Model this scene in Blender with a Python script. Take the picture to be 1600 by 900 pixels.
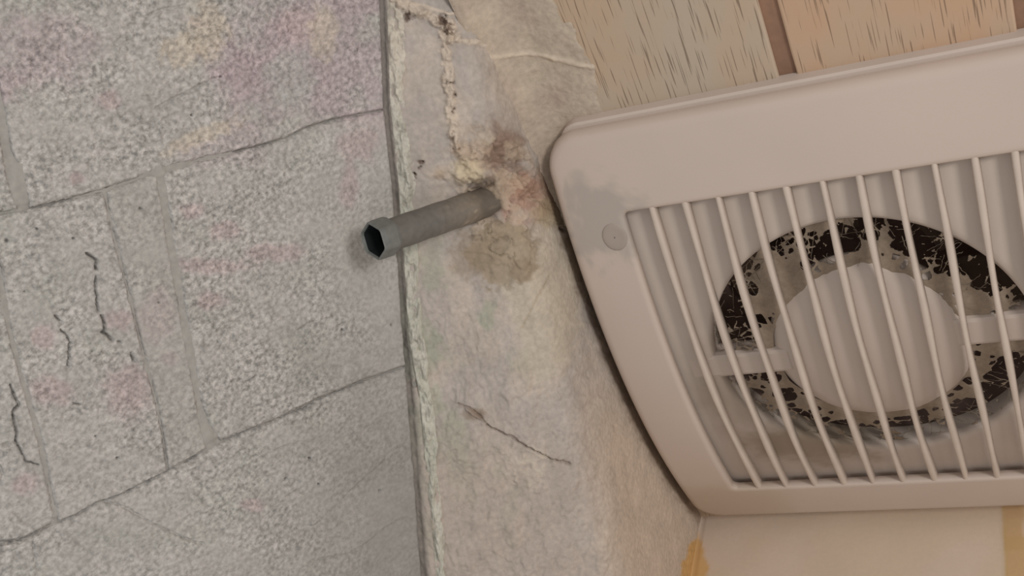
import bpy, bmesh, math, random
import numpy as np
from mathutils import Matrix, Vector

random.seed(7)
for o in list(bpy.data.objects):
    bpy.data.objects.remove(o)

# ------------------------------------------------------------------ camera frame
F = 1831.0                                   # focal length in pixels of the 1600 px frame
CAMZ = 1.85
def unit(v):
    v = np.array(v, float)
    return v / np.linalg.norm(v)
AX = -unit((-3824, 497, F))                  # world X seen from the camera (x right, y down, z forward)
AZ = unit(np.cross(AX, unit((1194, 2441, F))))
AY = unit(np.cross(AZ, AX))
RM = np.array([AX, AY, AZ])                  # camera -> world
CAM = np.array([0, 0, CAMZ])
scene = bpy.context.scene
col = scene.collection

cd = bpy.data.cameras.new('camera')
cd.sensor_width = 36.0
cd.lens = F / 1600 * 36
cd.clip_start = 0.01
cam = bpy.data.objects.new('camera', cd)
col.objects.link(cam)
r, d, f = RM[:, 0], RM[:, 1], RM[:, 2]
cam.matrix_world = Matrix(((r[0], -d[0], -f[0], CAM[0]), (r[1], -d[1], -f[1], CAM[1]), (r[2], -d[2], -f[2], CAM[2]), (0, 0, 0, 1)))
scene.camera = cam

# ------------------------------------------------------------------ light
world = bpy.data.worlds.new('world')
scene.world = world
world.use_nodes = True
bg = world.node_tree.nodes['Background']
bg.inputs[0].default_value = (1.0, 0.985, 0.97, 1)
bg.inputs[1].default_value = 0.61

def area(name, loc, target, size, power, color):
    l = bpy.data.lights.new(name, 'AREA')
    l.shape = 'DISK'
    l.size = size
    l.energy = power
    l.color = color
    o = bpy.data.objects.new(name, l)
    col.objects.link(o)
    o.location = loc
    o.rotation_euler = (Vector(target) - Vector(loc)).to_track_quat('-Z', 'Y').to_euler()
    return o
area('added_key_light', (1.0, -0.5, 1.5), (-0.1, 0.5, 2.35), 0.35, 11.5, (1.0, 0.98, 0.955))  # unseen light added to brighten the walls and ceiling evenly

vs = scene.view_settings
vs.view_transform = 'Standard'
vs.look = 'None'
vs.gamma = 1.0
vs.use_curve_mapping = False
vs.exposure = 0.0

# ------------------------------------------------------------------ helpers
def lin(c):
    c = np.array(c, float) / 255
    return np.where(c <= 0.04045, c / 12.92, ((c + 0.055) / 1.055) ** 2.4)

def hash2(ix, iy, seed):
    h = (ix.astype(np.int64) * 374761393 + iy.astype(np.int64) * 668265263 + seed * 974711) & 0xFFFFFFFF
    h = ((h ^ (h >> 13)) * 1274126177) & 0xFFFFFFFF
    h = (h ^ (h >> 16)) & 0xFFFFFFFF
    return h / 4294967295.0

def vnoise(x, y, seed=0):                     # 0..1
    x = np.asarray(x, float); y = np.asarray(y, float)
    ix = np.floor(x); iy = np.floor(y)
    fx = x - ix; fy = y - iy
    fx = fx * fx * (3 - 2 * fx); fy = fy * fy * (3 - 2 * fy)
    a = hash2(ix, iy, seed); b = hash2(ix + 1, iy, seed)
    c = hash2(ix, iy + 1, seed); e = hash2(ix + 1, iy + 1, seed)
    return (a * (1 - fx) + b * fx) * (1 - fy) + (c * (1 - fx) + e * fx) * fy

def fbm(x, y, seed=0, octv=4):                # about -0.5..0.5
    s = 0; amp = 0.5; tot = 0
    for i in range(octv):
        s = s + amp * (vnoise(x, y, seed + i * 17) - 0.5); tot += amp
        x = x * 2.03 + 11.3; y = y * 2.03 + 5.7; amp *= 0.5
    return s / tot

def sstep(a, b, x):
    t = np.clip((x - a) / (b - a), 0, 1)
    return t * t * (3 - 2 * t)

def dpoly(u, v, pts):                         # distance to a polyline
    best = np.full(np.shape(u), 1e9)
    for (x0, y0), (x1, y1) in zip(pts[:-1], pts[1:]):
        dx, dy = x1 - x0, y1 - y0
        t = np.clip(((u - x0) * dx + (v - y0) * dy) / (dx * dx + dy * dy), 0, 1)
        best = np.minimum(best, np.hypot(u - x0 - t * dx, v - y0 - t * dy))
    return best

def blob(u, v, cx, cy, rx, ry, seed=0, rag=0.5, soft=0.35, sc=28.0):   # ragged patch 0..1
    q = np.hypot((u - cx) / rx, (v - cy) / ry) + rag * (fbm(u / sc, v / sc, seed, 5) * 2 + 0.5 * fbm(u / sc * 5, v / sc * 5, seed + 90, 3))
    return 1 - sstep(1 - soft, 1 + soft, q)

def mixc(c, k, m):                            # mix colour array c toward sRGB k by mask m
    return c * (1 - m[..., None]) + lin(k) * m[..., None]

def finish(name, verts, faces, material, parent=None, colors=None, smooth=True, origin=None):
    verts = np.asarray(verts, float).reshape(-1, 3)
    if origin is None:
        origin = (verts.min(0) + verts.max(0)) / 2
    origin = np.asarray(origin, float)
    me = bpy.data.meshes.new(name)
    me.from_pydata((verts - origin).tolist(), [], [tuple(int(i) for i in q) for q in faces])
    if colors is not None:
        at = me.color_attributes.new('stain', 'FLOAT_COLOR', 'POINT')
        cc = np.ones((len(verts), 4)); q = np.asarray(colors); q = q.reshape(-1, q.shape[-1]); cc[:, :q.shape[1]] = q
        at.data.foreach_set('color', cc.ravel())
    me.materials.append(material)
    if smooth:
        me.polygons.foreach_set('use_smooth', [True] * len(me.polygons))
    me.update()
    o = bpy.data.objects.new(name, me)
    col.objects.link(o)
    if parent is not None:
        o.parent = parent
        o.location = Vector(origin) - parent.location
    else:
        o.location = origin
    return o

def empty(name, loc):
    o = bpy.data.objects.new(name, None)
    col.objects.link(o)
    o.location = loc
    o.empty_display_size = 0.02
    return o

def gridfaces(n, m, keep=None):               # n rows, m columns of vertices
    i, j = np.meshgrid(np.arange(n - 1), np.arange(m - 1), indexing='ij')
    a = i * m + j
    q = np.stack([a, a + m, a + m + 1, a + 1], -1).reshape(-1, 4)
    if keep is not None:
        k = keep.reshape(-1)
        q = q[k[q].all(1)]
    return q

def compact(verts, faces, cols=None):
    used = np.unique(faces)
    mp = -np.ones(len(verts), int); mp[used] = np.arange(len(used))
    return verts[used], mp[faces], (None if cols is None else cols[used])

# ------------------------------------------------------------------ materials
def make_mat(name, rgb=None, rough=0.8, speckle=0.0, sp_scale=400, blotch=0.0, bl_scale=30, bump=0.0, b_scale=300, b_dist=0.0006, metal=0.0, spec=0.3, attr=False, detail=3.0):
    m = bpy.data.materials.new(name)
    m.use_nodes = True
    nt = m.node_tree; N = nt.nodes; L = nt.links
    bs = N['Principled BSDF']
    bs.inputs['Roughness'].default_value = rough
    bs.inputs['Metallic'].default_value = metal
    bs.inputs['Specular IOR Level'].default_value = spec
    geo = N.new('ShaderNodeNewGeometry')
    if attr:
        a = N.new('ShaderNodeAttribute'); a.attribute_name = 'stain'
        cur = a.outputs['Color']
    else:
        c = N.new('ShaderNodeRGB'); lc = lin(rgb)
        c.outputs[0].default_value = (lc[0], lc[1], lc[2], 1)
        cur = c.outputs[0]
    for amt, sc, dt in ((speckle, sp_scale, detail), (blotch, bl_scale, 4.0)):
        if amt <= 0:
            continue
        n = N.new('ShaderNodeTexNoise')
        n.inputs['Scale'].default_value = sc
        n.inputs['Detail'].default_value = dt
        L.new(geo.outputs['Position'], n.inputs['Vector'])
        mr = N.new('ShaderNodeMapRange')
        mr.inputs['From Min'].default_value = 0.3
        mr.inputs['From Max'].default_value = 0.7
        mr.inputs['To Min'].default_value = 1 - amt
        mr.inputs['To Max'].default_value = 1 + amt
        L.new(n.outputs[0], mr.inputs['Value'])
        if attr and sc == sp_scale:
            ml = []
            for sign, sock_ in ((-1, 'To Min'), (1, 'To Max')):
                q = N.new('ShaderNodeMath'); q.operation = 'MULTIPLY_ADD'
                q.inputs[1].default_value = sign * amt; q.inputs[2].default_value = 1.0
                L.new(a.outputs['Alpha'], q.inputs[0]); L.new(q.outputs[0], mr.inputs[sock_])
        mx = N.new('ShaderNodeVectorMath'); mx.operation = 'MULTIPLY'
        L.new(cur, mx.inputs[0]); L.new(mr.outputs[0], mx.inputs[1])
        cur = mx.outputs[0]
    L.new(cur, bs.inputs['Base Color'])
    if bump > 0:
        n = N.new('ShaderNodeTexNoise')
        n.inputs['Scale'].default_value = b_scale
        n.inputs['Detail'].default_value = 4
        L.new(geo.outputs['Position'], n.inputs['Vector'])
        b = N.new('ShaderNodeBump')
        b.inputs['Strength'].default_value = bump
        b.inputs['Distance'].default_value = b_dist
        if attr:
            q = N.new('ShaderNodeMath'); q.operation = 'MULTIPLY'; q.inputs[1].default_value = bump
            L.new(a.outputs['Alpha'], q.inputs[0]); L.new(q.outputs[0], b.inputs['Strength'])
        L.new(n.outputs[0], b.inputs['Height'])
        L.new(b.outputs[0], bs.inputs['Normal'])
    return m

M_block = make_mat('rough_concrete', attr=True, rough=0.95, speckle=0.37, sp_scale=420, blotch=0.06, bl_scale=45, bump=1.0, b_scale=430, b_dist=0.0013, spec=0.1)
M_mortar = make_mat('joint_mortar', (158, 154, 148), rough=0.95, speckle=0.1, sp_scale=300, bump=0.3, b_scale=400, spec=0.1)
M_plaster = make_mat('stained_plaster', attr=True, rough=0.9, speckle=0.10, sp_scale=330, blotch=0.08, bl_scale=60, bump=0.6, b_scale=260, b_dist=0.0012, spec=0.15)
M_paint = make_mat('painted_wall', attr=True, rough=0.8, speckle=0.02, sp_scale=300, blotch=0.03, bl_scale=20, bump=0.1, b_scale=250, spec=0.2)
M_cover = make_mat('aged_white_plastic', attr=True, rough=0.5, blotch=0.025, bl_scale=14, spec=0.3)
M_plastic = make_mat('white_plastic', (192, 177, 166), rough=0.5, blotch=0.025, bl_scale=20, spec=0.3)
M_slat = make_mat('slat_plastic', (196, 181, 168), rough=0.5, blotch=0.05, bl_scale=60, spec=0.3)
M_panel = make_mat('dusty_inner_plastic', attr=True, rough=0.7, blotch=0.04, bl_scale=30, spec=0.2)
M_dark = make_mat('dark_duct', (124, 103, 94), rough=0.8, blotch=0.2, bl_scale=40, spec=0.2)
M_blade = make_mat('brown_blade', (122, 102, 88), rough=0.7, blotch=0.15, bl_scale=60, spec=0.2)
M_web = make_mat('dusty_cobweb', (146, 131, 115), rough=1.0, speckle=0.08, sp_scale=500, blotch=0.15, bl_scale=70, spec=0.0)
M_pipe = make_mat('grey_galvanised_metal', attr=True, rough=0.6, speckle=0.12, sp_scale=260, bump=0.3, b_scale=300, metal=0.15, spec=0.35)
M_hole = make_mat('dark_hole', (30, 33, 34), rough=0.9, spec=0.1)

def board_mat(name, rgb):
    m = bpy.data.materials.new(name)
    m.use_nodes = True
    nt = m.node_tree; N = nt.nodes; L = nt.links
    bs = N['Principled BSDF']
    bs.inputs['Roughness'].default_value = 0.65
    bs.inputs['Specular IOR Level'].default_value = 0.25
    geo = N.new('ShaderNodeNewGeometry')
    def noise(scale, vec, detail=2.0):
        mp = N.new('ShaderNodeMapping'); mp.inputs['Scale'].default_value = vec
        L.new(geo.outputs['Position'], mp.inputs['Vector'])
        n = N.new('ShaderNodeTexNoise')
        n.inputs['Scale'].default_value = scale
        n.inputs['Detail'].default_value = detail
        L.new(mp.outputs[0], n.inputs['Vector'])
        return n.outputs[0]
    def rng(val, a, b, c, e):
        mr = N.new('ShaderNodeMapRange')
        mr.inputs['From Min'].default_value = a; mr.inputs['From Max'].default_value = b
        mr.inputs['To Min'].default_value = c; mr.inputs['To Max'].default_value = e
        L.new(val, mr.inputs['Value'])
        return mr.outputs[0]
    def mul(a, b):
        x = N.new('ShaderNodeMath'); x.operation = 'MULTIPLY'
        L.new(a, x.inputs[0]); L.new(b, x.inputs[1]); return x.outputs[0]
    grain = rng(noise(1.0, (1500, 46, 1), 0.0), 0.665, 0.76, 0, 1)          # short dark dashes along the board
    base = N.new('ShaderNodeRGB'); lc = lin(rgb); base.outputs[0].default_value = (*lc, 1)
    alt = N.new('ShaderNodeRGB'); lc = lin((rgb[0] + 4, rgb[1] - 4, rgb[2] - 9)); alt.outputs[0].default_value = (*lc, 1)
    mx0 = N.new('ShaderNodeMix'); mx0.data_type = 'RGBA'
    L.new(rng(noise(1.0, (22, 14, 14), 3.0), 0.4, 0.62, 0, 1), mx0.inputs['Factor'])
    L.new(base.outputs[0], mx0.inputs[6]); L.new(alt.outputs[0], mx0.inputs[7])
    dk = N.new('ShaderNodeRGB'); lc = lin((96, 76, 60)); dk.outputs[0].default_value = (*lc, 1)
    mx = N.new('ShaderNodeMix'); mx.data_type = 'RGBA'
    k = N.new('ShaderNodeMath'); k.operation = 'MULTIPLY'; k.inputs[1].default_value = 0.60
    L.new(grain, k.inputs[0]); L.new(k.outputs[0], mx.inputs['Factor'])
    L.new(mx0.outputs[2], mx.inputs[6]); L.new(dk.outputs[0], mx.inputs[7])
    L.new(mx.outputs[2], bs.inputs['Base Color'])
    b = N.new('ShaderNodeBump'); b.inputs['Strength'].default_value = 0.4; b.inputs['Distance'].default_value = 0.0006
    b.invert = True
    L.new(grain, b.inputs['Height']); L.new(b.outputs[0], bs.inputs['Normal'])
    return m
M_board1 = board_mat('greige_grained_board', (180, 164, 145))
M_board2 = board_mat('tan_grained_board', (186, 160, 136))
M_seam = make_mat('brown_joint_strip', (140, 108, 88), rough=0.7, speckle=0.08, sp_scale=200, blotch=0.12, bl_scale=40)

# ------------------------------------------------------------------ room geometry
KD = 0.9 / F
CORNER = RM @ (np.array([295, 357, F]) * KD) + CAM        # where ceiling, plaster wall and far wall meet
CZ = CORNER[2]
def rays(u, v):
    u = np.asarray(u, float); v = np.asarray(v, float)
    q = np.stack([u - 800, v - 450, np.full(u.shape, F)], -1)
    return q @ RM.T                                          # world directions, camera depth = F
def hit_plane(u, v, n, p):                                   # depth factor along the ray
    rr = rays(u, v)
    return ((p - CAM) @ n) / (rr @ n)
def pt(u, v, z):                                             # point at metric depth z
    return CAM + rays(np.array(u), np.array(v)) * (z / F)

# plaster wall: a straight wall (X = corner) that turns round a soft bend into a flatter face
PX = CORNER[0]
m0 = pt(728, 0, 0); nP = np.array([1.0, 0, 0])
mA = CAM + rays(728, 0) * hit_plane(728, 0, nP, CORNER)
mB = CAM + rays(965, 900) * hit_plane(965, 900, nP, CORNER)
mC = pt(630, 450, 0.9 * 0.752)
nQ = unit(np.cross(mB - mA, mC - mA))
if nQ @ (CAM - mA) < 0:
    nQ = -nQ
def plaster_t(u, v):
    a = hit_plane(u, v, nP, CORNER); b = hit_plane(u, v, nQ, mA)
    k = 0.026 / F * 0.9
    h = np.clip(0.5 + 0.5 * (a - b) / k, 0, 1)               # smooth maximum
    return b * (1 - h) + a * h + k * h * (1 - h)
LP = np.array([(590, -200), (598, 0), (604, 170), (616, 280), (625, 400), (631, 500), (638, 580), (648, 700), (655, 800), (663, 900), (676, 1100)], float)
def lx(v):
    return np.interp(v, LP[:, 1], LP[:, 0])
def plaster_p(u, v):
    return CAM + rays(u, v) * np.asarray(plaster_t(u, v))[..., None]

# block wall plane through the wall junction
w0 = plaster_p(np.array(597.0), np.array(0.0)); w1 = plaster_p(np.array(661.0), np.array(900.0))
w2 = pt(0, 450, 0.9 * 0.752 * 0.80)
nW = unit(np.cross(w1 - w0, w2 - w0))
if nW @ (CAM - w0) < 0:
    nW = -nW
def wall_p(u, v):
    return CAM + rays(u, v) * np.asarray(hit_plane(u, v, nW, w0))[..., None]
PXM = 0.62 / F                                               # one drawn unit on the block wall, in metres

# ------------------------------------------------------------------ block wall
def resample(pts, n):
    pts = np.array(pts, float)
    s = np.r_[0, np.cumsum(np.hypot(*np.diff(pts, axis=0).T))]
    t = np.linspace(0, s[-1], n)
    return np.c_[np.interp(t, s, pts[:, 0]), np.interp(t, s, pts[:, 1])]

J1 = [(-760, 515), (-260, 398), (-120, 366), (0, 337), (50, 326), (105, 313), (160, 298), (205, 283), (250, 266), (310, 251), (375, 236), (415, 226), (450, 216), (480, 200), (520, 188), (560, 180), (603, 172)]
J2 = [(-760, 1130), (-260, 940), (-120, 890), (0, 849), (30, 846), (60, 833), (88, 819), (120, 805), (150, 787), (185, 775), (240, 747), (300, 716), (340, 694), (390, 672), (430, 657), (470, 640), (500, 624), (560, 600), (637, 573)]
VA = [(-62, -220), (-28, 0), (2, 170), (10, 230), (22, 285), (36, 331)]
V1 = [(-28, 345), (0, 425), (8, 480), (20, 535), (35, 590), (50, 640), (64, 690), (75, 745), (90, 816)]
V2 = [(165, 298), (172, 335), (180, 370), (192, 415), (205, 465), (222, 535), (236, 590), (247, 632), (256, 680), (264, 735)]
V3 = [(249, 268), (258, 320), (268, 385), (278, 440), (290, 510), (303, 575), (311, 625), (318, 660), (328, 700)]
VL = [(p[0] - 2.5, p[1]) for p in LP.tolist()]

def cut(pts, axis, lo, hi):                                  # part of a joint between two values, ends interpolated
    p = np.array(pts, float)
    t = p[:, axis]
    o = 1 - axis
    mid = p[(t > lo + 0.5) & (t < hi - 0.5)]
    def e(x):
        q = [0, 0]; q[axis] = x; q[o] = np.interp(x, t, p[:, o]); return q
    return np.vstack([e(lo), mid.reshape(-1, 2), e(hi)])
def off(pts, dx, dy):
    return np.array(pts, float) + (dx, dy)

def coons(top, bot, left, right, step=2.0):
    m = int(max(np.hypot(*np.diff(top, axis=0).T).sum(), np.hypot(*np.diff(bot, axis=0).T).sum()) / step) + 2
    n = int(max(np.hypot(*np.diff(left, axis=0).T).sum(), np.hypot(*np.diff(right, axis=0).T).sum()) / step) + 2
    T, B, Lf, R = resample(top, m), resample(bot, m), resample(left, n), resample(right, n)
    c00 = (T[0] + Lf[0]) / 2; c10 = (T[-1] + R[0]) / 2; c01 = (B[0] + Lf[-1]) / 2; c11 = (B[-1] + R[-1]) / 2
    T[0] = Lf[0] = c00; T[-1] = R[0] = c10; B[0] = Lf[-1] = c01; B[-1] = R[-1] = c11
    s = np.linspace(0, 1, m)[None, :, None]; t = np.linspace(0, 1, n)[:, None, None]
    P = (1 - t) * T[None] + t * B[None] + (1 - s) * Lf[:, None] + s * R[:, None] \
        - ((1 - s) * (1 - t) * c00 + s * (1 - t) * c10 + (1 - s) * t * c01 + s * t * c11)
    return P[..., 0], P[..., 1]

cracks_deep = [  # (polyline, half width, depth)
    ([(136, 396), (143, 401), (151, 408), (150, 420)], 2.2, 7), ([(151, 432), (149, 447), (152, 462), (153, 487)], 1.7, 6),
    ([(159, 494), (164, 506), (164, 516), (162, 520)], 2.2, 8), ([(160, 520), (168, 524), (176, 533)], 2.2, 7),
    ([(186, 535), (189, 535)], 2.2, 6), ([(205, 553), (209, 564)], 2.0, 6),
    ([(87, 494), (94, 501)], 2.0, 6), ([(96, 516), (103, 522), (110, 535), (108, 546), (107, 572)], 1.6, 5),
    ([(116, 631), (126, 633)], 1.8, 3), ([(17, 602), (22, 620), (30, 632), (20, 645), (22, 660), (27, 676), (24, 690)], 2.0, 6),
    ([(25, 690), (40, 720), (60, 727)], 1.8, 4),
    ([(160, 783), (185, 788), (210, 802), (240, 818), (262, 829), (300, 846), (318, 850)], 1.8, 4),
    ([(52, 848), (54, 866), (57, 888)], 1.5, 4), ([(245, 168), (268, 157), (295, 143), (320, 130), (340, 121)], 2.4, 4),
    ([(230, 25), (250, 16), (290, 9)], 2.0, 3), ([(0, 760), (6, 745), (0, 730)], 2, 4),
]
pits = [(11, 376, 3.0), (115, 373, 2.4), (220, 326, 2.6), (58, 358, 2.2), (39, 456, 2.4), (191, 439, 2.6), (484, 1 + 715, 2.5), (447, 748, 2.8), (498, 757, 2.4), (594, 767, 2.2), (150, 682, 2.2), (184, 716, 3.0), (612, 508, 1.8), (535, 515, 1.8), (300, 180, 2.5), (345, 120, 2.5), (248, 473, 1.8), (300, 590, 1.8)]
edges_soft = [  # shallow steps in the skim coat (polyline, height)
    ([(490, 820), (530, 785), (565, 750), (600, 718)], 1.6), ([(520, 868), (545, 862), (570, 848), (600, 825), (630, 808)], 2.2),
    ([(410, 712), (440, 697), (485, 686)], 1.6), ([(345, 700), (420, 668)], 1.0), ([(180, 880), (205, 868)], 1.5),
]
def block_surface(u, v, edge, kind):
    wx, wy = u * 0.34, v * 0.34                              # millimetres
    rough = 1.9 if kind == 'A' else (1.5 if kind != 'C' else 1.5)
    damp = 1.0 - 0.55 * sstep(380, 620, u) * sstep(-100, 300, v) - 0.25 * sstep(560, 600, u) - 0.2 * sstep(600, 800, v)
    if kind == 'B2':
        damp = damp * 0.6
    h = rough * damp * (2.2 * fbm(wx / 1.9, wy / 1.5, 3, 2) + 1.2 * fbm(wx / 4.5, wy / 3.4, 5, 3)) + 4.5 * fbm(wx / 26, wy / 14, 9, 3)
    # trowel strokes rising to the right
    tu = (u * 0.92 - v * 0.39); tv = (u * 0.39 + v * 0.92)
    h = h + 5.0 * fbm(tu / 60, tv / 12, 21, 3) * sstep(250, 520, v) * (0.4 + 0.6 * sstep(100, 400, u))
    for pl, w, dep in cracks_deep:
        dd = dpoly(u + 3 * fbm(u / 7, v / 7, 31), v + 3 * fbm(u / 7, v / 7, 37), pl)
        h = h - dep * (1 - sstep(w * 0.35, w * 1.6, dd))
    for x, y, rr in pits:
        h = h - 6 * (1 - sstep(rr * 0.4, rr * 1.3, np.hypot(u - x, v - y)))
    for pl, hh in edges_soft:
        p = np.array(pl, float)
        dd = dpoly(u, v, pl)
        yy = np.interp(u, p[:, 0], p[:, 1])
        h = h + hh * np.where(v < yy, 1, -0.3) * (1 - sstep(0, 22, dd)) * 0.9
    h = h - 5.0 * (1 - sstep(0.0, 4.5, edge + 2.0 * fbm(u / 9, v / 9, 41)))
    c = np.ones(u.shape + (3,)) * lin((171, 167, 162))
    c = mixc(c, (166, 163, 157), sstep(0, 0.3, fbm(u / 80, v / 60, 51)))
    c = mixc(c, (174, 160, 160), 0.75 * sstep(0.05, 0.2, fbm(u / 75, v / 60, 61, 3)) * (1 - sstep(150, 330, v)))
    c = mixc(c, (168, 152, 155), 0.6 * blob(u, v, 480, 90, 150, 95, 63))
    c = mixc(c, (170, 155, 156), 0.6 * blob(u, v, 70, 75, 75, 50, 64))
    for x, y, rx, ry in ((68, 525, 18, 18), (82, 610, 32, 22), (200, 610, 36, 40), (245, 490, 26, 40), (330, 470, 24, 14), (265, 560, 16, 12), (300, 330, 18, 12), (350, 360, 26, 14), (330, 415, 60, 13), (430, 395, 45, 14), (120, 278, 12, 10), (170, 155, 20, 14), (40, 755, 20, 18), (185, 500, 18, 16), (560, 225, 34, 26), (545, 290, 16, 34), (470, 40, 30, 26), (395, 790, 18, 10)):
        c = mixc(c, (173, 155, 154), 0.65 * blob(u, v, x, y, rx, ry, 66, 0.5, 0.4, 14))
    for x, y, rx, ry, an in ((285, 78, 34, 26, 0), (325, 45, 30, 45, 0), (318, 212, 62, 13, -0.42), (505, 50, 22, 40, 0)):
        ca, sa = math.cos(an), math.sin(an)
        uu, vv = (u - x) * ca + (v - y) * sa, -(u - x) * sa + (v - y) * ca
        c = mixc(c, (188, 175, 158), 0.55 * blob(uu, vv, 0, 0, rx, ry, 68, 0.6, 0.3, 12))
    c = mixc(c, (160, 166, 158), 0.4 * blob(u, v, 455, 120, 45, 40, 69))
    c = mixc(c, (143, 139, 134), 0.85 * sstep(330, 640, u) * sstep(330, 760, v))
    if kind == 'B2':
        c = mixc(c, (162, 158, 152), np.full(u.shape, 0.5))
    dark = np.zeros(u.shape)
    for pl, w, dep in cracks_deep[:11]:
        dark = np.maximum(dark, 1 - sstep(w * 0.3, w * 1.1, dpoly(u + 3 * fbm(u / 7, v / 7, 31), v + 3 * fbm(u / 7, v / 7, 37), pl)))
    for x, y, rr in pits:
        dark = np.maximum(dark, 1 - sstep(rr * 0.3, rr, np.hypot(u - x, v - y)))
    c = mixc(c, (70, 64, 58), 0.8 * dark)
    rgh = np.clip((0.35 + 0.65 * damp) * (0.92 + 1.3 * fbm(u / 55, v / 40, 77, 3)), 0.2, 1.2)
    return h, np.concatenate([c, rgh[..., None]], -1)

wl = empty('wall_left', tuple(wall_p(np.array(300.0), np.array(450.0))))
wl['kind'] = 'structure'
def block(kind, top, bot, left, right, label=None, step=2.0):
    u, v = coons(np.array(top, float), np.array(bot, float), np.array(left, float), np.array(right, float), step)
    n, m = u.shape
    u = u + 0.0; v = v + 0.0
    i = np.arange(n)[:, None] * step; j = np.arange(m)[None] * step
    edge = np.minimum(np.minimum(i, (n - 1) * step - i), np.minimum(j, (m - 1) * step - j))
    # uneven arris
    h, c = block_surface(u, v, edge, kind)
    P = wall_p(u, v) + (h * PXM)[..., None] * nW
    V = P.reshape(-1, 3); Fc = gridfaces(n, m)
    ring = np.r_[np.arange(m), np.arange(1, n) * m + m - 1, (n - 1) * m + np.arange(m - 2, -1, -1), np.arange(n - 2, 0, -1) * m]
    back = V[ring] - nW * 0.016
    k = len(V); rl = len(ring)
    sides = np.stack([ring, np.roll(ring, -1), k + np.roll(np.arange(rl), -1), k + np.arange(rl)], -1)
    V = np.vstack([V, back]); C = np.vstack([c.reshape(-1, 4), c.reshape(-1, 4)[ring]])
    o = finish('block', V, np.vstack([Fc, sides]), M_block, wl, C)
    if label:
        o['label'] = label
    return o

g = 1.3
TOPA = [(-300, -220), (590, -220)]
block('A', [(-300, -220), (-64, -220)], off(cut(J1, 0, -260, 30), -3, -g - 3), [(-300, -220), (-263, 390)], off(VA, -7, -3))
block('A', [(-58, -220), (588, -220)], off(cut(J1, 0, 46, 603), 0, -g), np.vstack([off(VA[:-3], 5, 0), (18, 232), (38, 285), (48, 324)]), off(cut(VL, 1, -200, 170), 0, 0))
block('B', off(cut(J1, 0, -260, -28), 0, g), off(cut(J2, 0, -260, 86), 0, -g), [(-258, 402), (-258, 936)], off(V1, -2, 0))
block('B', off(cut(J1, 0, -26, 163), 0, g), off(cut(J2, 0, 92, 262), 0, -g), off(V1, 2, 3), off(V2, -0.9, 3))
block('B2', off(cut(J1, 0, 167, 246), 0, g + 2), off(cut(J2, 0, 262, 322), 0, -g - 2), off(V2, 0.9, 3), off(V3, -2.6, 3), 'smoother narrow filler block between two joints')
block('B', off(cut(J1, 0, 254, 603), 0, g), np.vstack([(345, 689), off(cut(J2, 0, 390, 637), 0, -g)]), np.vstack([off(V3[:-2], 3.0, 3), (330, 672), (344, 688)]), cut(VL, 1, 175, 571))
block('C', off(cut(J2, 0, -260, 637), 0, g), [(-260, 1150), (680, 1150)], [(-260, 944), (-260, 1150)], cut(VL, 1, 576, 1100))
# the wall goes on beyond the picture
block('A', [(-780, -220), (-305, -220)], off(cut(J1, 0, -760, -266), 0, -g), [(-780, -220), (-760, 510)], [(-305, -220), (-267, 392)], step=5.0)
block('B', off(cut(J1, 0, -760, -263), 0, g), off(cut(J2, 0, -760, -263), 0, -g), [(-760, 520), (-760, 1126)], [(-263, 402), (-263, 937)], step=5.0)
block('A', [(-800, -640), (0, -640)], [(-780, -224), (0, -224)], [(-800, -640), (-780, -224)], [(0, -640), (0, -224)], step=6.0)
block('A', [(4, -640), (572, -640)], [(4, -224), (588, -224)], [(4, -640), (4, -224)], [(572, -640), (588, -224)], step=6.0)
block('C', off(cut(J2, 0, -760, -264), 0, g), [(-760, 1500), (-264, 1500)], [(-760, 1134), (-760, 1500)], [(-264, 946), (-264, 1500)], step=6.0)
block('C', [(-260, 1153), (680, 1153)], [(-260, 1500), (700, 1500)], [(-260, 1153), (-260, 1500)], [(680, 1153), (700, 1500)], step=6.0)
# mortar bed behind the blocks, brought forward where it was smeared over the joints
u, v = np.meshgrid(np.arange(-300, 664, 3.0), np.arange(-215, 1140, 3.0))
mort = -4.6 + 5.0 * fbm(u / 34, v / 34, 71)
mort += 4.0 * np.maximum(blob(u, v, 32, 300, 16, 46, 72, 0.2), blob(u, v, 330, 690, 24, 18, 73, 0.2))
mort += 2.5 * (1 - sstep(6, 14, dpoly(u, v, V3))) + 2.0 * (1 - sstep(6, 14, dpoly(u, v, V1)))
mort += 3.0 * blob(u, v, 250, 262, 60, 14, 75, 0.2)
mort -= 4.0 * np.maximum(1 - sstep(5, 12, dpoly(u, v, J1[-7:])), 1 - sstep(5, 12, dpoly(u, v, J1[3:6]))) + 4.0 * np.maximum(1 - sstep(5, 12, dpoly(u, v, J2[-8:])), 1 - sstep(5, 12, dpoly(u, v, J2[3:11])))
keep = (u < lx(v) - 2) & (np.minimum.reduce([dpoly(u, v, q) for q in (J1, J2, VA, V1, V2, V3, [(-307, -220), (-264, 394)], [(-262, 395), (-262, 1140)])]) < 20)
P = wall_p(u, v) + (mort * PXM)[..., None] * nW
fc = gridfaces(*u.shape, keep)
V, fc, _ = compact(P.reshape(-1, 3), fc)
finish('mortar_bed', V, fc, M_mortar, wl)

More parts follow.
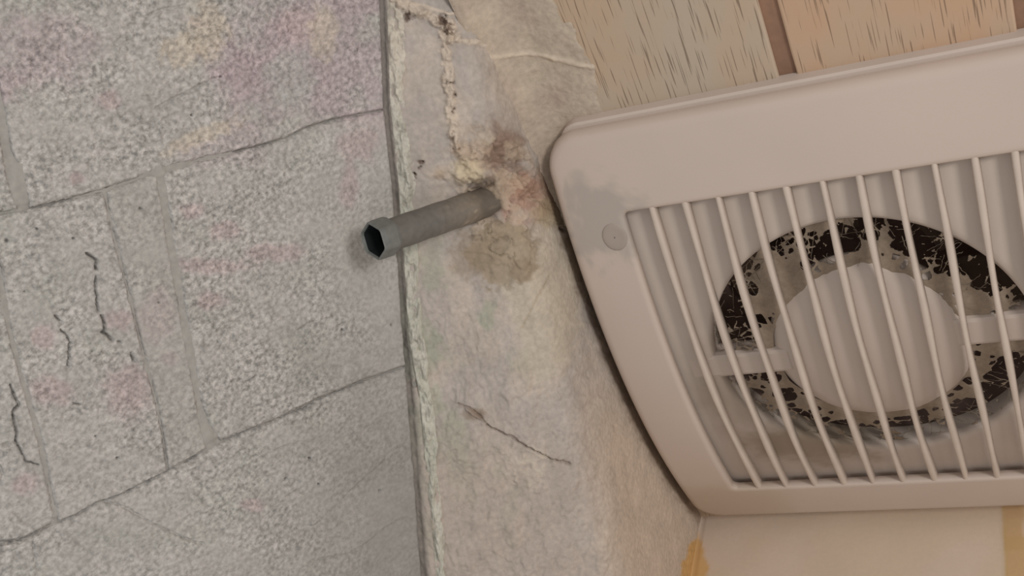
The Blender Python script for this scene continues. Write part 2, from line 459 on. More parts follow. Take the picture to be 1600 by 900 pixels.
# ------------------------------------------------------------------ plaster wall
wb = empty('wall_back', tuple(plaster_p(np.array(800.0), np.array(450.0))))
wb['kind'] = 'structure'
u, v = np.meshgrid(np.arange(580, 1136, 2.0), np.arange(-220, 1240, 2.0))
dL = u - lx(v)
PIPE = (756, 314)
dp = np.hypot(u - PIPE[0], (v - PIPE[1]))
h = 3.6 * fbm(u / 9, v / 11, 101, 4) + 5.0 * fbm(u / 60, v / 75, 105, 3)
dg = (u * 0.5 + v * 0.87)
soft = 1 - sstep(860, 1000, u - 0.15 * (v - 450))
h *= 0.25 + 0.75 * soft
h += 3.0 * soft * fbm((u * 0.87 - v * 0.5) / 90, dg / 9, 111, 3) * sstep(560, 700, v)
h += 2.5 * soft * fbm((u * 0.3 - v) / 70, (u + v * 0.3) / 9, 113, 3) * sstep(380, 520, v)
c = np.ones(u.shape + (3,)) * lin((172, 162, 154))
c = mixc(c, (180, 168, 157), sstep(-0.05, 0.2, fbm(u / 45, v / 60, 120)))
c = mixc(c, (160, 160, 144), 0.8 * sstep(-0.02, 0.14, fbm(u / 40, v / 55, 122) + 0.17 - 0.0024 * dL) * sstep(280, 480, v))
c = mixc(c, (192, 174, 156), 0.9 * sstep(880, 970, u - 0.12 * (v - 700)) * sstep(520, 700, v))
c = mixc(c, (172, 158, 147), 0.6 * sstep(600, 760, v) * (1 - sstep(860, 960, u)))
c = mixc(c, (184, 166, 142), 0.8 * (1 - sstep(0, 260, v)) * sstep(720, 830, u))
tr = fbm(u / 48 + 0.4 * fbm(u / 12, v / 12, 124), v / 85, 126, 5) * 9
fl = np.floor(tr); fr = tr - fl
h += soft * 3.2 * (fl + sstep(0.70, 1.0, fr)) * 0.55 * (0.3 + 0.7 * sstep(380, 480, v))
c = mixc(c, (160, 146, 134), 0.15 * soft * sstep(0.70, 0.9, fr) * (0.3 + 0.7 * sstep(380, 480, v)))
h += soft * 5.0 * fbm((u - 0.25 * v) / 8, (v + 0.25 * u) / 34, 128, 4) * sstep(380, 520, v) * (1 - sstep(150, 330, dL))
def jit(s, amp, seed):
    return amp * 2 * fbm(u / s, v / s, seed)
def band(pl, w, seed, rag=4):
    return 1 - sstep(w * 0.4, w, dpoly(u + jit(10, rag, seed), v + jit(10, rag, seed + 3), pl))
crumb = 0.55 + 1.8 * fbm(u / 7, v / 7, 131, 3)
b1 = band([(696, 50), (699, 100), (702, 150), (707, 185), (714, 235)], 10, 132, 9)
b2 = band([(622, 4), (648, 16), (672, 26), (700, 40), (708, 58)], 14, 134, 9)
b3 = band([(705, 60), (735, 66), (780, 74), (830, 84), (884, 94)], 5, 136)
b4 = band([(640, 4), (690, 18), (725, 24)], 4, 138)
for bb, hh in ((b1, 11), (b2, 13), (b3, 5), (b4, 4)):
    h += hh * bb * np.clip(crumb, 0, 1.4)
    c = mixc(c, (206, 190, 172), 0.75 * bb)
# broken material round the pipe
brk = blob(u, v, 762, 285, 62, 78, 141, 0.6, 0.4, 30)
h += brk * (20 * fbm(u / 18, v / 16, 143, 4) + 8 * fbm(u / 6, v / 6, 144, 3) - 1)
c = mixc(c, (146, 124, 106), 0.75 * brk * sstep(-0.15, 0.15, fbm(u / 22, v / 26, 145, 3)))
lump = blob(u, v, 733, 264, 22, 22, 147, 0.5, 0.4, 16)
h += 8 * lump * (0.6 + crumb * 0.5)
c = mixc(c, (204, 188, 160), 0.8 * lump)
lump2 = blob(u, v, 735, 236, 34, 12, 149, 0.4, 0.4, 16)
h += 6 * lump2
c = mixc(c, (176, 156, 138), 0.8 * lump2)
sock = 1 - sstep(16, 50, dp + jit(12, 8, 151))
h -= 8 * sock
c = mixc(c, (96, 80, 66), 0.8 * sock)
c = mixc(c, (128, 104, 90), 0.75 * blob(u, v, 790, 235, 26, 46, 153, 0.7, 0.5, 22))
c = mixc(c, (170, 132, 112), 0.7 * blob(u, v, 822, 305, 42, 36, 155, 0.7, 0.4, 22))
c = mixc(c, (118, 98, 80), 0.65 * blob(u, v, 862, 268, 20, 60, 157, 0.6, 0.5, 22))
rough_zone = np.maximum(brk, blob(u, v, 790, 355, 75, 75, 160, 0.6, 0.4, 24))
rid = np.abs(fbm(u / 34, v / 30, 158, 3) + 0.03 * fbm(u / 6, v / 6, 159, 2))
cr = (1 - sstep(0.008, 0.030, rid)) * rough_zone
h -= 4 * cr
c = mixc(c, (110, 92, 76), 0.35 * cr)
pl2 = sstep(0.0, 0.03, fbm(u / 30, v / 24, 162, 4)) * rough_zone
h += 2.5 * pl2
c = mixc(c, (188, 170, 148), 0.45 * pl2)
# damp stain with a ragged lower rim, then the pale skim patch below it
st = blob(u, v, 786, 398, 52, 50, 161, 0.55, 0.16, 18)
c = mixc(c, (150, 134, 112), 0.8 * st)
c = mixc(c, (132, 114, 92), 0.6 * blob(u, v, 822, 424, 24, 20, 163, 0.4, 0.16, 12))
c = mixc(c, (146, 130, 110), 0.5 * blob(u, v, 735, 400, 30, 38, 164, 0.6, 0.3, 14))
pale = blob(u, v, 850, 470, 62, 120, 165, 0.35, 0.25, 30) * (1 - 0.8 * st)
c = mixc(c, (186, 174, 156), 0.75 * pale)
h -= 2.2 * st
h *= 1 - 0.45 * pale
c = mixc(c, (168, 150, 120), 0.6 * blob(u, v, 862, 335, 24, 20, 167, 0.5, 0.4, 14))
# diagonal trowel mark and cracks
tm = band([(858, 430), (838, 470), (815, 512)], 2.4, 171, 2)
c = mixc(c, (160, 145, 122), 0.5 * tm); h -= 1.2 * tm
ck = band([(716, 630), (732, 634), (748, 648), (762, 664), (800, 682), (830, 700), (865, 718), (890, 726)], 3.0, 173, 3)
h -= 5 * ck
c = mixc(c, (138, 121, 107), 0.5 * ck)
up = dpoly(u, v, [(716, 628), (762, 660), (865, 714)]); yy = np.interp(u, [716, 762, 865, 890], [630, 664, 718, 726])
h += 4.0 * np.where((v < yy) & (u > 712) & (u < 895), 1 - sstep(0, 45, up), 0)
c = mixc(c, (128, 108, 90), 0.6 * blob(u, v, 742, 646, 18, 9, 174, 0.5, 0.4, 10))
wc = blob(u, v, 826, 728, 30, 34, 175, 0.8, 0.2, 12)
h += 3 * wc * np.clip(crumb, 0, 1.3)
c = mixc(c, (198, 186, 170), 0.6 * wc * np.clip(crumb, 0, 1))
for x, y, rr in ((638, 24, 8), (690, 34, 9), (700, 46, 9), (686, 28, 6), (705, 128, 4), (708, 150, 5), (709, 172, 5), (706, 215, 6), (716, 228, 5), (656, 256, 5), (650, 275, 4), (876, 357, 5), (627, 50, 4)):
    q = 1 - sstep(rr * 0.35, rr * 1.1, np.hypot(u - x + jit(6, 9, 177), v - y + jit(6, 9, 178)))
    h -= 7 * q
    c = mixc(c, (106, 86, 74), 0.8 * q)
# ochre water stain running down the far corner
oc = sstep(0, 5, u - (1094 - 0.46 * (v - 818)) + jit(10, 7, 181) + jit(30, 10, 183)) * sstep(826, 850, v)
c = mixc(c, (196, 152, 88), 0.85 * oc)
# shade beside the fan cover painted into the colour, with ragged grime
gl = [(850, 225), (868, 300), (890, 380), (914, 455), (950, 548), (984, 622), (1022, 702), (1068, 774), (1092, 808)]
shade_grime = 1 - sstep(4, 16, dpoly(u, v, gl) + jit(16, 9, 191) + jit(5, 4, 193))
c = mixc(c, (122, 102, 84), 0.55 * shade_grime)
h -= 6 * (1 - sstep(0, 5, dL))
c = mixc(c, (120, 114, 108), 0.7 * (1 - sstep(4, 12, dL)))
mm = 0.70 / F
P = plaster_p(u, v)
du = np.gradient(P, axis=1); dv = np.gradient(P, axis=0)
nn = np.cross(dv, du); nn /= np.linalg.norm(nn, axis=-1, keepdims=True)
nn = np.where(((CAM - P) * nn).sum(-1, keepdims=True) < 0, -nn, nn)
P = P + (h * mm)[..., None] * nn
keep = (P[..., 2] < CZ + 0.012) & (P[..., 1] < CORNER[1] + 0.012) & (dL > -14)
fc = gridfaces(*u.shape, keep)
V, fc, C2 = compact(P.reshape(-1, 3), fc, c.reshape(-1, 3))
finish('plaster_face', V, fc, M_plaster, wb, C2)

# rough mortar bead down the junction of the two walls
t = np.arange(-215, 1095, 1.6)[:, None]
s = np.linspace(0, 1, 26)[None]
w_lo = 5 + 9 * sstep(520, 640, t) + 4 * sstep(760, 800, t); w_hi = 30 + 5 * sstep(500, 700, t) + 7 * fbm(t / 26, t * 0 + 3, 201, 3) * 2
bu = lx(t) + w_lo + (w_hi - w_lo) * s; bv = t + 0 * s
hb = (np.sin(np.pi * np.clip(s, 0, 1)) ** 0.6) * (6 + 24 * fbm(bu / 9, bv / 20, 203, 4) + 6 * fbm(bu / 5, bv / 6, 207, 3)) - 3 * (s * 0 + 1) * ((s < 0.02) | (s > 0.98))
cb = np.ones(bu.shape + (3,)) * lin((190, 186, 174))
cb = mixc(cb, (176, 174, 160), 0.7 * sstep(-0.05, 0.15, fbm(bu / 30, bv / 40, 211, 3) + 0.1 * sstep(100, 500, bv)))
cb = mixc(cb, (198, 186, 172), 0.6 * (1 - sstep(60, 220, bv)))
cb = mixc(cb, (146, 140, 130), 0.6 * sstep(0.12, 0.25, fbm(bu / 9, bv / 14, 213, 3)))
P = plaster_p(bu, bv) + (hb * mm)[..., None] * nQ
finish('mortar_bead', P.reshape(-1, 3), gridfaces(*bu.shape), M_plaster, wb, cb.reshape(-1, 3))
# broken grey rubble in the open lower part of the junction
t = np.arange(575, 1095, 1.8)[:, None]
s = np.linspace(0, 1, 14)[None]
bu = lx(t) + 1 + 17 * s + 4 * fbm(t / 20, t * 0, 221, 3); bv = t + 0 * s
hb = -6 + 9 * fbm(bu / 9, bv / 15, 223, 4) + 5 * (fbm(bv / 45, bv * 0 + 2, 225, 2)) - 6 * (s < 0.2)
cb = np.ones(bu.shape + (3,)) * lin((140, 136, 128))
cb = mixc(cb, (84, 78, 70), sstep(0.0, 0.2, fbm(bu / 14, bv / 30, 227, 3)))
P = plaster_p(bu, bv) + (hb * mm)[..., None] * nQ
finish('joint_rubble', P.reshape(-1, 3), gridfaces(*bu.shape), M_plaster, wb, cb.reshape(-1, 3))

# ------------------------------------------------------------------ far wall under the fan
X0, Y0 = CORNER[0], CORNER[1]
x, z = np.meshgrid(np.arange(0, 0.80, 0.002), np.arange(0, 0.50, 0.002))
c = np.ones(x.shape + (3,)) * lin((206, 186, 164))
c = mixc(c, (208, 188, 170), sstep(0, 0.2, fbm(x / 0.06, z / 0.05, 301)))
sx = 0.2155 + 0.003 * fbm(z / 0.02, z * 0, 303)
strip = sstep(sx - 0.0007, sx + 0.0007, x) * (1 - sstep(sx + 0.0125, sx + 0.0140, x + 0.003 * fbm(z / 0.015, z * 0 + 4, 305)))
c = mixc(c, (194, 158, 112), 0.85 * strip)
c = mixc(c, (196, 166, 112), 0.5 * (1 - sstep(0.0, 0.0022, np.abs(x - sx))) + 0.45 * (1 - sstep(0, 0.002, np.abs(x - sx - 0.0145))))
c = mixc(c, (190, 158, 108), 0.7 * strip * (1 - sstep(0.004, 0.007, np.abs(z - 0.032))))
oc = 1 - sstep(-0.0012, 0.0012, x - 0.42 * np.clip(z - 0.016, 0, 0.03) + 0.006 * fbm(x / 0.008, z / 0.008, 307, 4))
oc = oc * sstep(0.012, 0.022, z)
c = mixc(c, (206, 164, 104), 0.85 * oc)
rel = 0.0006 * fbm(x / 0.03, z / 0.03, 311) + 0.0005 * strip - 0.0012 * (1 - sstep(0, 0.002, np.abs(x - 0.0015)))
P = np.stack([X0 + x, Y0 - rel, CZ - z], -1)
wr = finish('wall_right', P.reshape(-1, 3), gridfaces(*x.shape)[:, ::-1], M_paint, None, c.reshape(-1, 3))
wr['kind'] = 'structure'

# ------------------------------------------------------------------ ceiling of grained boards
ce = empty('ceiling', (X0 + 0.15, Y0 - 0.45, CZ))
ce['kind'] = 'structure'
def box(name, lo, hi, material, parent, bevel=0.0):
    bm = bmesh.new()
    bmesh.ops.create_cube(bm, size=1)
    lo = Vector(lo); hi = Vector(hi)
    for q in bm.verts:
        q.co = Vector([(hi[i] - lo[i]) * q.co[i] for i in range(3)])
    if bevel:
        bmesh.ops.bevel(bm, geom=bm.edges[:], offset=bevel, segments=2, affect='EDGES', profile=0.5)
    me = bpy.data.meshes.new(name); bm.to_mesh(me); bm.free()
    me.materials.append(material)
    o = bpy.data.objects.new(name, me); col.objects.link(o)
    ctr = (lo + hi) / 2
    if parent:
        o.parent = parent; o.location = ctr - parent.location
    else:
        o.location = ctr
    return o
sy0, sy1 = Y0 - 1.35, Y0 - 0.30
for k, (xa, xb, mt) in enumerate(((-0.60, 0.1475, M_board1), (0.1570, 0.2665, M_board2), (0.2760, 0.3855, M_board2), (0.3950, 0.5045, M_board2), (0.5140, 0.6235, M_board1), (0.6330, 0.8, M_board2))):
    box('board', (X0 + xa, sy0, CZ), (X0 + xb, sy1 if xb < 0.38 else Y0 + 0.01, CZ + 0.012), mt, ce, 0.0012)
box('board', (X0 - 0.60, sy1 + 0.0006, CZ), (X0 + 0.040, Y0 + 0.012, CZ + 0.012), M_board1, ce, 0.0006)
box('board', (X0 + 0.0406, Y0 - 0.028, CZ), (X0 + 0.2750, Y0 + 0.012, CZ + 0.012), M_board1, ce, 0.0006)
for xa in (0.1475, 0.2665, 0.3855, 0.5045, 0.6235):
    box('joint_strip', (X0 + xa - 0.001, sy0, CZ + 0.0022), (X0 + xa + 0.0105, sy1 if xa < 0.38 else Y0 + 0.01, CZ + 0.010), M_seam, ce)

# plaster smeared from the wall over the edge of the boards
u, v = np.meshgrid(np.arange(-0.0068, 0.105, 0.0009), np.arange(-0.70, -0.25, 0.0009))
rag = 0.030 * fbm(u / 0.02, v / 0.03, 701, 4) + 0.012 * fbm(u / 0.006, v / 0.01, 703, 3)
lim = 0.036 + 0.018 * sstep(-0.45, -0.37, v) - 0.012 * sstep(-0.40, -0.36, v)
thick = 0.0011 * (1 - sstep(-0.006, 0.006, u + rag - lim)) - 0.0004
cove = 0.012 * np.clip(1 - u / 0.022, 0, 1.2) ** 2.2
rel = 0.0012 * fbm(u / 0.005, v / 0.006, 705, 4) * (u < 0.09) + 0.0010 * fbm(u / 0.03, v / 0.03, 707, 3)
c = np.ones(u.shape + (3,)) * lin((180, 165, 148))
c = mixc(c, (173, 157, 142), sstep(-0.05, 0.2, fbm(u / 0.02, v / 0.02, 709, 3)))
rdg = 1 - sstep(0.0006, 0.0022, np.abs(v + 0.4095 - 0.47 * (u - 0.02) + 0.006 * fbm(u / 0.01, v / 0.01, 711)))
rdg = rdg * (u < 0.05)
c = mixc(c, (204, 188, 168), 0.6 * rdg)
hh = thick + cove + rel * (thick > 0) + 0.001 * rdg
keep = hh > -0.00035
P = np.stack([X0 + u, Y0 + v, CZ - hh], -1)
fc = gridfaces(*u.shape, keep)
V, fc, C2 = compact(P.reshape(-1, 3), fc, c.reshape(-1, 3))
finish('plaster_smear', V, fc, M_plaster, ce, C2)

# ------------------------------------------------------------------ exhaust fan
FT, FS = 0.162, -0.19                        # centre of the cover, from the corner along X and Y
fan = empty('exhaust_fan', (X0 + FT, Y0 + FS, CZ))
fan['label'] = 'dusty white plastic exhaust fan with slatted bulging cover and cobwebs'
fan['category'] = 'exhaust fan'
def hs(s):                                    # how far the cover hangs below the ceiling
    return 0.0160 + 0.029 * (1 - ((s + 0.19) / 0.172) ** 2)
def FP(t, s, h):
    return np.stack([X0 + np.asarray(t, float), Y0 + np.asarray(s, float), CZ - np.asarray(h, float) + 0 * np.asarray(t, float)], -1)
def rrect(t0, t1, s0, s1, rad, n_side=80, n_arc=10):
    pts = []
    cs = ((t1 - rad, s1 - rad, 0), (t0 + rad, s1 - rad, 90), (t0 + rad, s0 + rad, 180), (t1 - rad, s0 + rad, 270))
    for k, (cx, cy, a0) in enumerate(cs):
        for i in range(n_arc + 1):
            a = math.radians(a0 + 90 * i / n_arc)
            pts.append((cx + rad * math.cos(a), cy + rad * math.sin(a)))
        nx = cs[(k + 1) % 4]
        a = math.radians(a0 + 90)
        p0 = np.array(pts[-1]); p1 = np.array((nx[0] + rad * math.cos(a), nx[1] + rad * math.sin(a)))
        for i in range(1, n_side):
            pts.append(tuple(p0 + (p1 - p0) * i / n_side))
    return np.array(pts)
T0, T1, S0, S1 = 0.008, 0.316, -0.362, -0.018
W0, W1, V0, V1b = 0.046, 0.278, -0.313, -0.064
loops = []
def loop(inset_out=None, win=None, dh=0.0, rad=0.02, fixed=None):
    if inset_out is not None:
        q = rrect(T0 + inset_out, T1 - inset_out, S0 + inset_out, S1 - inset_out, max(rad - inset_out, 0.002))
    else:
        q = rrect(W0 - win, W1 + win, V0 - win, V1b + win, 0.004 + win * 0.3)
    hh = hs(q[:, 1]) - dh if fixed is None else np.full(len(q), fixed)
    return np.c_[q, hh]
outer = [loop(0.0015, fixed=0.0045), loop(0.0, fixed=0.0090), loop(0.0, dh=0.0045), loop(0.0007, dh=0.0017), loop(0.0025, dh=0.0003), loop(0.005, dh=0.0)]
inner = [loop(win=0.003, dh=0.0), loop(win=0.0012, dh=0.0003), loop(win=0.0, dh=0.0014), loop(win=0.0, dh=0.0065), loop(win=0.002, dh=0.0072)]
a, b = outer[-1], inner[0]
mid = []
for i in range(1, 30):
    q = a + (b - a) * i / 30
    q[:, 2] = hs(q[:, 1]); mid.append(q)
LPS = outer + mid + inner
nl = len(LPS[0])
V = np.vstack(LPS)
fc = []
for i in range(len(LPS) - 1):
    for j in range(nl):
        fc.append((i * nl + j, i * nl + (j + 1) % nl, (i + 1) * nl + (j + 1) % nl, (i + 1) * nl + j))
tt, ss = V[:, 0], V[:, 1]
cc = np.ones((len(V), 3)) * lin((192, 176, 164))
gm = 1000.0
cc = mixc(cc, (160, 150, 142), 0.7 * blob(tt * gm, ss * gm, 34, -312, 26, 26, 401, 0.7, 0.3, 12) * sstep(-352, -330, ss * gm + 8 * fbm(tt * 90, ss * 90, 405) * 2))
cc = mixc(cc, (176, 158, 138), 0.7 * blob(tt * gm, ss * gm, 30, -40, 60, 30, 403, 0.4, 0.6, 30))
finish('cover', FP(V[:, 0], V[:, 1], V[:, 2]), fc, M_cover, fan, cc)
# slats
prof = [(-1, -1), (-0.82, 0.7), (-0.5, 1.0), (0.5, 1.0), (0.82, 0.7), (1, -1)]
for k in range(11):
    tc = 0.0640 + 0.0194 * k
    sv = np.linspace(V0 - 0.002, V1b + 0.002, 40)
    V = []
    for sv_ in sv:
        w = 0.00205 + 0.0003 * math.sin(k * 2.1 + sv_ * 60)
        jt = 0.0003 * math.sin(sv_ * 45 + k * 1.7)
        for a_, b_ in prof:
            V.append((tc + jt + a_ * w, sv_, hs(sv_) - 0.0036 + b_ * 0.0030))
    V = np.array(V); p = len(prof)
    fc = [(i * p + j, i * p + (j + 1) % p, (i + 1) * p + (j + 1) % p, (i + 1) * p + j) for i in range(len(sv) - 1) for j in range(p)]
    finish('slat', FP(V[:, 0], V[:, 1], V[:, 2]), fc, M_slat, fan)
# inner panel close behind the slats, with the round opening
HC = (0.1630, -0.190); HR = 0.0930; DP = 0.0100
na = 288
ang = np.linspace(0, 2 * np.pi, na, endpoint=False)
def ringrow(c0, rr, dh, ky=1.0):
    t_ = c0[0] + rr * np.cos(ang); s_ = c0[1] + rr * ky * np.sin(ang)
    return np.c_[t_, s_, hs(s_) - dh]
rows = [ringrow(HC, rr, dh) for rr, dh in ((HR - 0.0005, DP + 0.016), (HR - 0.0005, DP + 0.005), (HR + 0.0006, DP + 0.0015), (HR + 0.003, DP + 0.0003), (HR + 0.006, DP))]
def rect_at(t0, t1, s0, s1):
    out = []
    for a_ in ang:
        ca, sa = math.cos(a_), math.sin(a_)
        kx = ((t1 - HC[0]) / ca if ca > 1e-9 else ((t0 - HC[0]) / ca if ca < -1e-9 else 1e9))
        ky = ((s1 - HC[1]) / sa if sa > 1e-9 else ((s0 - HC[1]) / sa if sa < -1e-9 else 1e9))
        kk = min(kx, ky)
        out.append((HC[0] + ca * kk, HC[1] + sa * kk))
    out = np.array(out)
    return np.c_[out, hs(out[:, 1]) - DP]
R0 = rows[-1]; R1 = rect_at(0.034, 0.290, -0.325, -0.052)
for i in range(1, 31):
    q = R0 + (R1 - R0) * i / 30
    q[:, 2] = hs(q[:, 1]) - DP
    rows.append(q)
q = rows[-1].copy(); q[:, 2] = 0.006
rows.append(q)
V = np.vstack(rows)
fc = [(i * na + j, i * na + (j + 1) % na, (i + 1) * na + (j + 1) % na, (i + 1) * na + j) for i in range(len(rows) - 1) for j in range(na)]
cc = np.ones((len(V), 3)) * lin((194, 180, 169))
cc = mixc(cc, (150, 134, 116), 0.85 * blob(V[:, 0] * gm, V[:, 1] * gm, 116, -106, 44, 24, 411, 0.5, 0.4, 16))
cc = mixc(cc, (160, 145, 130), 0.6 * blob(V[:, 0] * gm, V[:, 1] * gm, 74, -165, 22, 40, 413, 0.5, 0.6, 14))
finish('inner_panel', FP(V[:, 0], V[:, 1], V[:, 2]), fc, M_panel, fan, cc)
# base flange against the ceiling
q0 = rrect(0.016, 0.322, -0.3650, -0.022, 0.014); q1 = rrect(0.03, 0.304, -0.345, -0.03, 0.01)
LQ = [np.c_[q0, np.full(len(q0), -0.002)], np.c_[q0, np.full(len(q0), 0.0062)], np.c_[rrect(0.0172, 0.3208, -0.3638, -0.0232, 0.0128), np.full(len(q0), 0.0074)], np.c_[q1, np.full(len(q0), 0.0074)], np.c_[q1, np.full(len(q0), -0.002)]]
V = np.vstack(LQ); nl = len(q0)
fc = [(i * nl + j, i * nl + (j + 1) % nl, (i + 1) * nl + (j + 1) % nl, (i + 1) * nl + j) for i in range(len(LQ) - 1) for j in range(nl)]
finish('base_flange', FP(V[:, 0], V[:, 1], V[:, 2]), fc, M_plastic, fan, smooth=False)
# duct
rows = [ringrow(HC, HR + 0.0012, DP + 0.004)] + [np.c_[HC[0] + rr * np.cos(ang), HC[1] + rr * np.sin(ang), np.full(na, hh)] for rr, hh in ((HR + 0.0012, -0.06), (0.05, -0.06), (0.001, -0.06))]
V = np.vstack(rows)
fc = [(i * na + j, i * na + (j + 1) % na, (i + 1) * na + (j + 1) % na, (i + 1) * na + j) for i in range(len(rows) - 1) for j in range(na)]
finish('duct', FP(V[:, 0], V[:, 1], V[:, 2]), fc, M_dark, fan)
# blades in the dark of the duct
blade0 = None
for k in range(6):
    V = []
    for i in range(9):
        rr = 0.05 + 0.040 * i / 8
        for j in range(7):
            aa = (j / 6 - 0.5) * 0.62
            V.append((HC[0] + rr * math.cos(aa + k * math.pi / 3 + 0.25), HC[1] + rr * math.sin(aa + k * math.pi / 3 + 0.25), -0.030 + 0.016 * (j / 6 - 0.5)))
    V = np.array(V)
    top = FP(V[:, 0], V[:, 1], V[:, 2]); bt = FP(V[:, 0], V[:, 1], V[:, 2] - 0.0015)
    f0 = gridfaces(9, 7)
    finish('fan_blade', np.vstack([top, bt]), np.vstack([f0, f0[:, ::-1] + len(V)]), M_blade, fan)
# motor cap
hc = (0.1640, -0.191)
rows = []
for rr, hh in ((0.0520, 0.026), (0.0580, 0.022), (0.0590, 0.019), (0.0585, 0.0165), (0.0565, 0.0135), (0.0530, 0.0115), (0.047, 0.0102), (0.03, 0.0094), (0.012, 0.0093), (0.00002, 0.0093)):
    rows.append(ringrow(hc, rr, hh, 1.10))
V = np.vstack(rows)
fc = [(i * na + j, i * na + (j + 1) % na, (i + 1) * na + (j + 1) % na, (i + 1) * na + j) for i in range(len(rows) - 1) for j in range(na)]
finish('motor_cap', FP(V[:, 0], V[:, 1], V[:, 2]), fc, M_plastic, fan)
# arms carrying the motor
for ta, tb, sa, sb in ((0.050, 0.118, -0.1985, -0.1785), (0.212, 0.262, -0.2085, -0.1865)):
    box('arm', (X0 + ta, Y0 + sa, CZ - 0.0350), (X0 + tb, Y0 + sb, CZ - 0.022), M_plastic, fan, 0.003)
# plug covering the fixing screw
rows = []
for rr, dh in ((0.0076, 0.001), (0.0076, -0.0001), (0.0070, -0.0004), (0.0052, -0.0005), (0.0005, -0.0005)):
    tq = 0.0372 + rr * np.cos(ang[::4]); sq = -0.2995 + rr * 1.15 * np.sin(ang[::4])
    rows.append(np.c_[tq, sq, hs(sq) - dh])
V = np.vstack(rows); n4 = len(ang[::4])
fc = [(i * n4 + j, i * n4 + (j + 1) % n4, (i + 1) * n4 + (j + 1) % n4, (i + 1) * n4 + j) for i in range(len(rows) - 1) for j in range(n4)]
M_plug = make_mat('grey_plug', (160, 147, 137), rough=0.6, blotch=0.05, bl_scale=60)
o = finish('screw_plug', FP(V[:, 0], V[:, 1], V[:, 2]), fc, M_plug, fan)
o['label'] = 'round grey plug on the cover'
BIG_HOLES = ((-62, 0.086, 0.011, 1.0), (-45, 0.086, 0.012, 1.0), (-30, 0.087, 0.010, 1.0), (-90, 0.080, 0.008, 1.0), (-97, 0.074, 0.007, 1.0), (-80, 0.088, 0.007, 0.8), (-165, 0.088, 0.008, 1.0), (-150, 0.088, 0.008, 0.9), (172, 0.087, 0.006, 0.8), (100, 0.083, 0.009, 1.0), (82, 0.084, 0.008, 1.0), (66, 0.085, 0.007, 0.9), (112, 0.076, 0.006, 0.9), (22, 0.085, 0.014, 1.0), (35, 0.082, 0.010, 0.9), (150, 0.068, 0.006, 0.9), (165, 0.066, 0.005, 0.9), (50, 0.073, 0.006, 0.8))
# dusty cobweb: a torn sheet netted with holes over the ring, plus loose strands
rng = np.random.RandomState(4)
nr, nt_ = 84, 900
rr, aa = np.meshgrid(np.linspace(0.0560, HR + 0.0005, nr), np.linspace(0, 2 * np.pi, nt_), indexing='ij')
t = HC[0] + rr * np.cos(aa); s = HC[1] + rr * 1.03 * np.sin(aa)
t = t + 0.0016 * fbm(t / 0.006, s / 0.006, 511, 2); s = s + 0.0016 * fbm(t / 0.006, s / 0.006, 513, 2)
dweb = 0.0125 + 0.003 * fbm(t / 0.012, s / 0.012, 501, 3) + 0.002 * sstep(0.075, HR, rr)
npt = 620
pr = np.sqrt(0.054 ** 2 + (0.097 ** 2 - 0.054 ** 2) * rng.rand(npt)); pa = rng.rand(npt) * 2 * np.pi
px_, py_ = HC[0] + pr * np.cos(pa), HC[1] + pr * np.sin(pa)
pw = rng.rand(npt) ** 1.5 * 0.0022
f1 = np.full(t.shape, 9.0); f2 = np.full(t.shape, 9.0)
for x_, y_, w_ in zip(px_, py_, pw):
    dd = np.hypot(t - x_, s - y_) - w_
    f2 = np.minimum(f2, np.maximum(f1, dd)); f1 = np.minimum(f1, dd)
q = (rr - 0.056) / (HR - 0.056)
opn = 1.25 * fbm(t / 0.020, s / 0.020, 515, 3) + 0.70 * (q - 0.55) - 0.10 * np.clip(-np.sin(aa), 0, 1)
for ad, r_, sz, k in BIG_HOLES:
    a_ = math.radians(ad)
    opn = np.maximum(opn, k * (1.25 - np.hypot(t - HC[0] - r_ * math.cos(a_), s - HC[1] - r_ * math.sin(a_)) / sz))
wid = 0.0004 + 0.0050 * (1 - sstep(-0.36, 0.26, opn))
keep = ((f2 - f1) < wid) & ~((opn > 0.80) & (vnoise(t / 0.006, s / 0.006, 517) > 0.35)) | (q < 0.05)
fc = gridfaces(nr, nt_, keep)
V, fc, _ = compact(FP(t, s, hs(s) - dweb).reshape(-1, 3), fc)
vl = V.tolist(); fl = [tuple(x_) for x_ in fc]
def strand(p, q, r0, sag):
    p = np.array(p); q = np.array(q); base = len(vl)
    dirv = unit(q - p); e1 = unit(np.cross(dirv, (0.3, 0.2, 1))); e2 = np.cross(dirv, e1)
    for i in range(9):
        x_ = i / 8
        ctr = p + (q - p) * x_ + np.array([0, 0, -sag * 4 * x_ * (1 - x_)]) + 0.0002 * rng.randn(3)
        rad = r0 * (0.6 + 0.9 * rng.rand())
        for a_ in (0, 2.094, 4.189):
            vl.append((ctr + rad * (math.cos(a_) * e1 + math.sin(a_) * e2)).tolist())
    for i in range(8):
        for j in range(3):
            fl.append((base + i * 3 + j, base + i * 3 + (j + 1) % 3, base + (i + 1) * 3 + (j + 1) % 3, base + (i + 1) * 3 + j))
for i in range(230):
    a_ = rng.rand() * 2 * np.pi
    r1_ = 0.066 + (HR - 0.067) * rng.rand() ** 0.6
    a2 = a_ + rng.randn() * 0.08; r2_ = np.clip(r1_ + rng.randn() * 0.010, 0.060, HR - 0.0005)
    s1_, s2_ = HC[1] + r1_ * math.sin(a_), HC[1] + r2_ * math.sin(a2)
    strand(FP(HC[0] + r1_ * math.cos(a_), s1_, hs(s1_) - 0.0125 - 0.002 * rng.rand()), FP(HC[0] + r2_ * math.cos(a2), s2_, hs(s2_) - 0.0125 - 0.002 * rng.rand()), 0.00010 + 0.00012 * rng.rand(), 0.0008 * rng.rand())
o = finish('cobweb', vl, fl, M_web, fan)
o['kind'] = 'stuff'
o['label'] = 'grey-brown dusty cobweb stretched over the ring opening'

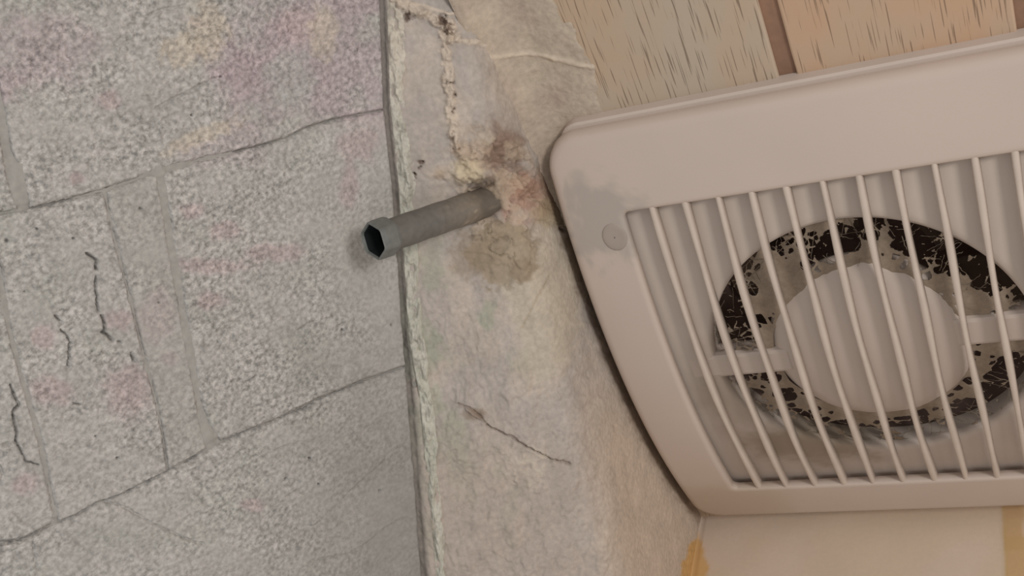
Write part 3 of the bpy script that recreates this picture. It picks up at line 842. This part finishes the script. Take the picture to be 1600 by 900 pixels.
# ------------------------------------------------------------------ pipe stub with hollow hex nut
DC = unit((-0.698, 0.295, -0.652))
KS = 0.980                                    # the stub's size
E_c = np.array([582.2 - 800, 377.3 - 450, F]) / F * (0.63 * KS)
DW = RM @ DC
e1 = np.cross(DC, (0, 1, 0)); e1 = unit(e1); e2 = np.cross(DC, e1)
E1, E2 = RM @ e1, RM @ e2
EW = CAM + RM @ E_c
PH = 0.5934
bolt = empty('pipe_stub', tuple(EW - DW * 0.085))
bolt['label'] = 'grey metal pipe stub with hollow hexagonal nut jutting from broken plaster'
bolt['category'] = 'pipe'
def ringpts(R, w, n, ph=0.0, flat=True):
    a = PH - np.arange(n) * 2 * np.pi / n + ph
    return EW + R * (np.cos(a)[:, None] * E1 + np.sin(a)[:, None] * E2) - DW * w
def hexring(R, w, cr=0.10):                   # hexagon with slightly rounded corners, 18 points
    out = []
    for k in range(6):
        a0 = PH - k * math.pi / 3
        v0 = np.array([math.cos(a0), math.sin(a0)]); vp = np.array([math.cos(a0 + math.pi / 3), math.sin(a0 + math.pi / 3)]); vn = np.array([math.cos(a0 - math.pi / 3), math.sin(a0 - math.pi / 3)])
        for q in (v0 + (vp - v0) * cr, v0 * (1 - cr * 0.38), v0 + (vn - v0) * cr):
            out.append(q * R)
    out = np.array(out) * KS
    return EW + out[:, :1] * E1 + out[:, 1:] * E2 - DW * w * KS
NT = 0.0125
def lathe_faces(nrow, n):
    return [(i * n + j, i * n + (j + 1) % n, (i + 1) * n + (j + 1) % n, (i + 1) * n + j) for i in range(nrow - 1) for j in range(n)]
seq = [hexring(0.0096, 0.0016), hexring(0.0099, 0.0003), hexring(0.0105, 0.0), hexring(0.0111, 0.0007), hexring(0.0114, 0.003), hexring(0.0114, NT - 0.002), hexring(0.0106, NT), hexring(0.0086, NT + 0.0004)]
V = np.vstack(seq)
cc = np.ones((len(V), 3)) * lin((112, 113, 109))
finish('hex_nut', V, lathe_faces(len(seq), 18), M_pipe, bolt, cc, smooth=False)
seq = [hexring(0.0097, 0.0012), hexring(0.0094, 0.003), hexring(0.0084, 0.010), hexring(0.0080, 0.030), hexring(0.0005, 0.030)]
finish('socket', np.vstack(seq), lathe_faces(5, 18), M_hole, bolt, smooth=False)
seq = []; cl = []
ws = np.linspace(NT - 0.001, 0.096, 44)
for w in ws:
    n = 40
    a = np.arange(n) * 2 * np.pi / n
    R = 0.0090 + 0.00012 * np.sin(w * 300) + 0.0002 * fbm(a * 3, a * 0 + w * 120, 601)
    R = R * KS
    seq.append(EW + (R * np.cos(a))[:, None] * E1 + (R * np.sin(a))[:, None] * E2 - DW * w * KS)
    q = np.ones((n, 3)) * lin((108, 105, 100))
    rust = sstep(0.034, 0.075, w + 0.03 * fbm(a * 2.5, a * 0 + w * 60, 603))
    q = mixc(q, (132, 120, 106), 0.8 * rust)
    q = mixc(q, (172, 160, 142), 0.6 * sstep(0.16, 0.3, fbm(a * 5, a * 0 + w * 160, 605)) * rust)
    q = mixc(q, (84, 76, 68), np.full(n, 0.6 * sstep(0.066, 0.078, w)))
    cl.append(q)
V = np.vstack(seq)
fc = [(i * n + j, i * n + (j + 1) % n, (i + 1) * n + (j + 1) % n, (i + 1) * n + j) for i in range(len(seq) - 1) for j in range(n)]
finish('shaft', V, fc, M_pipe, bolt, np.vstack(cl))
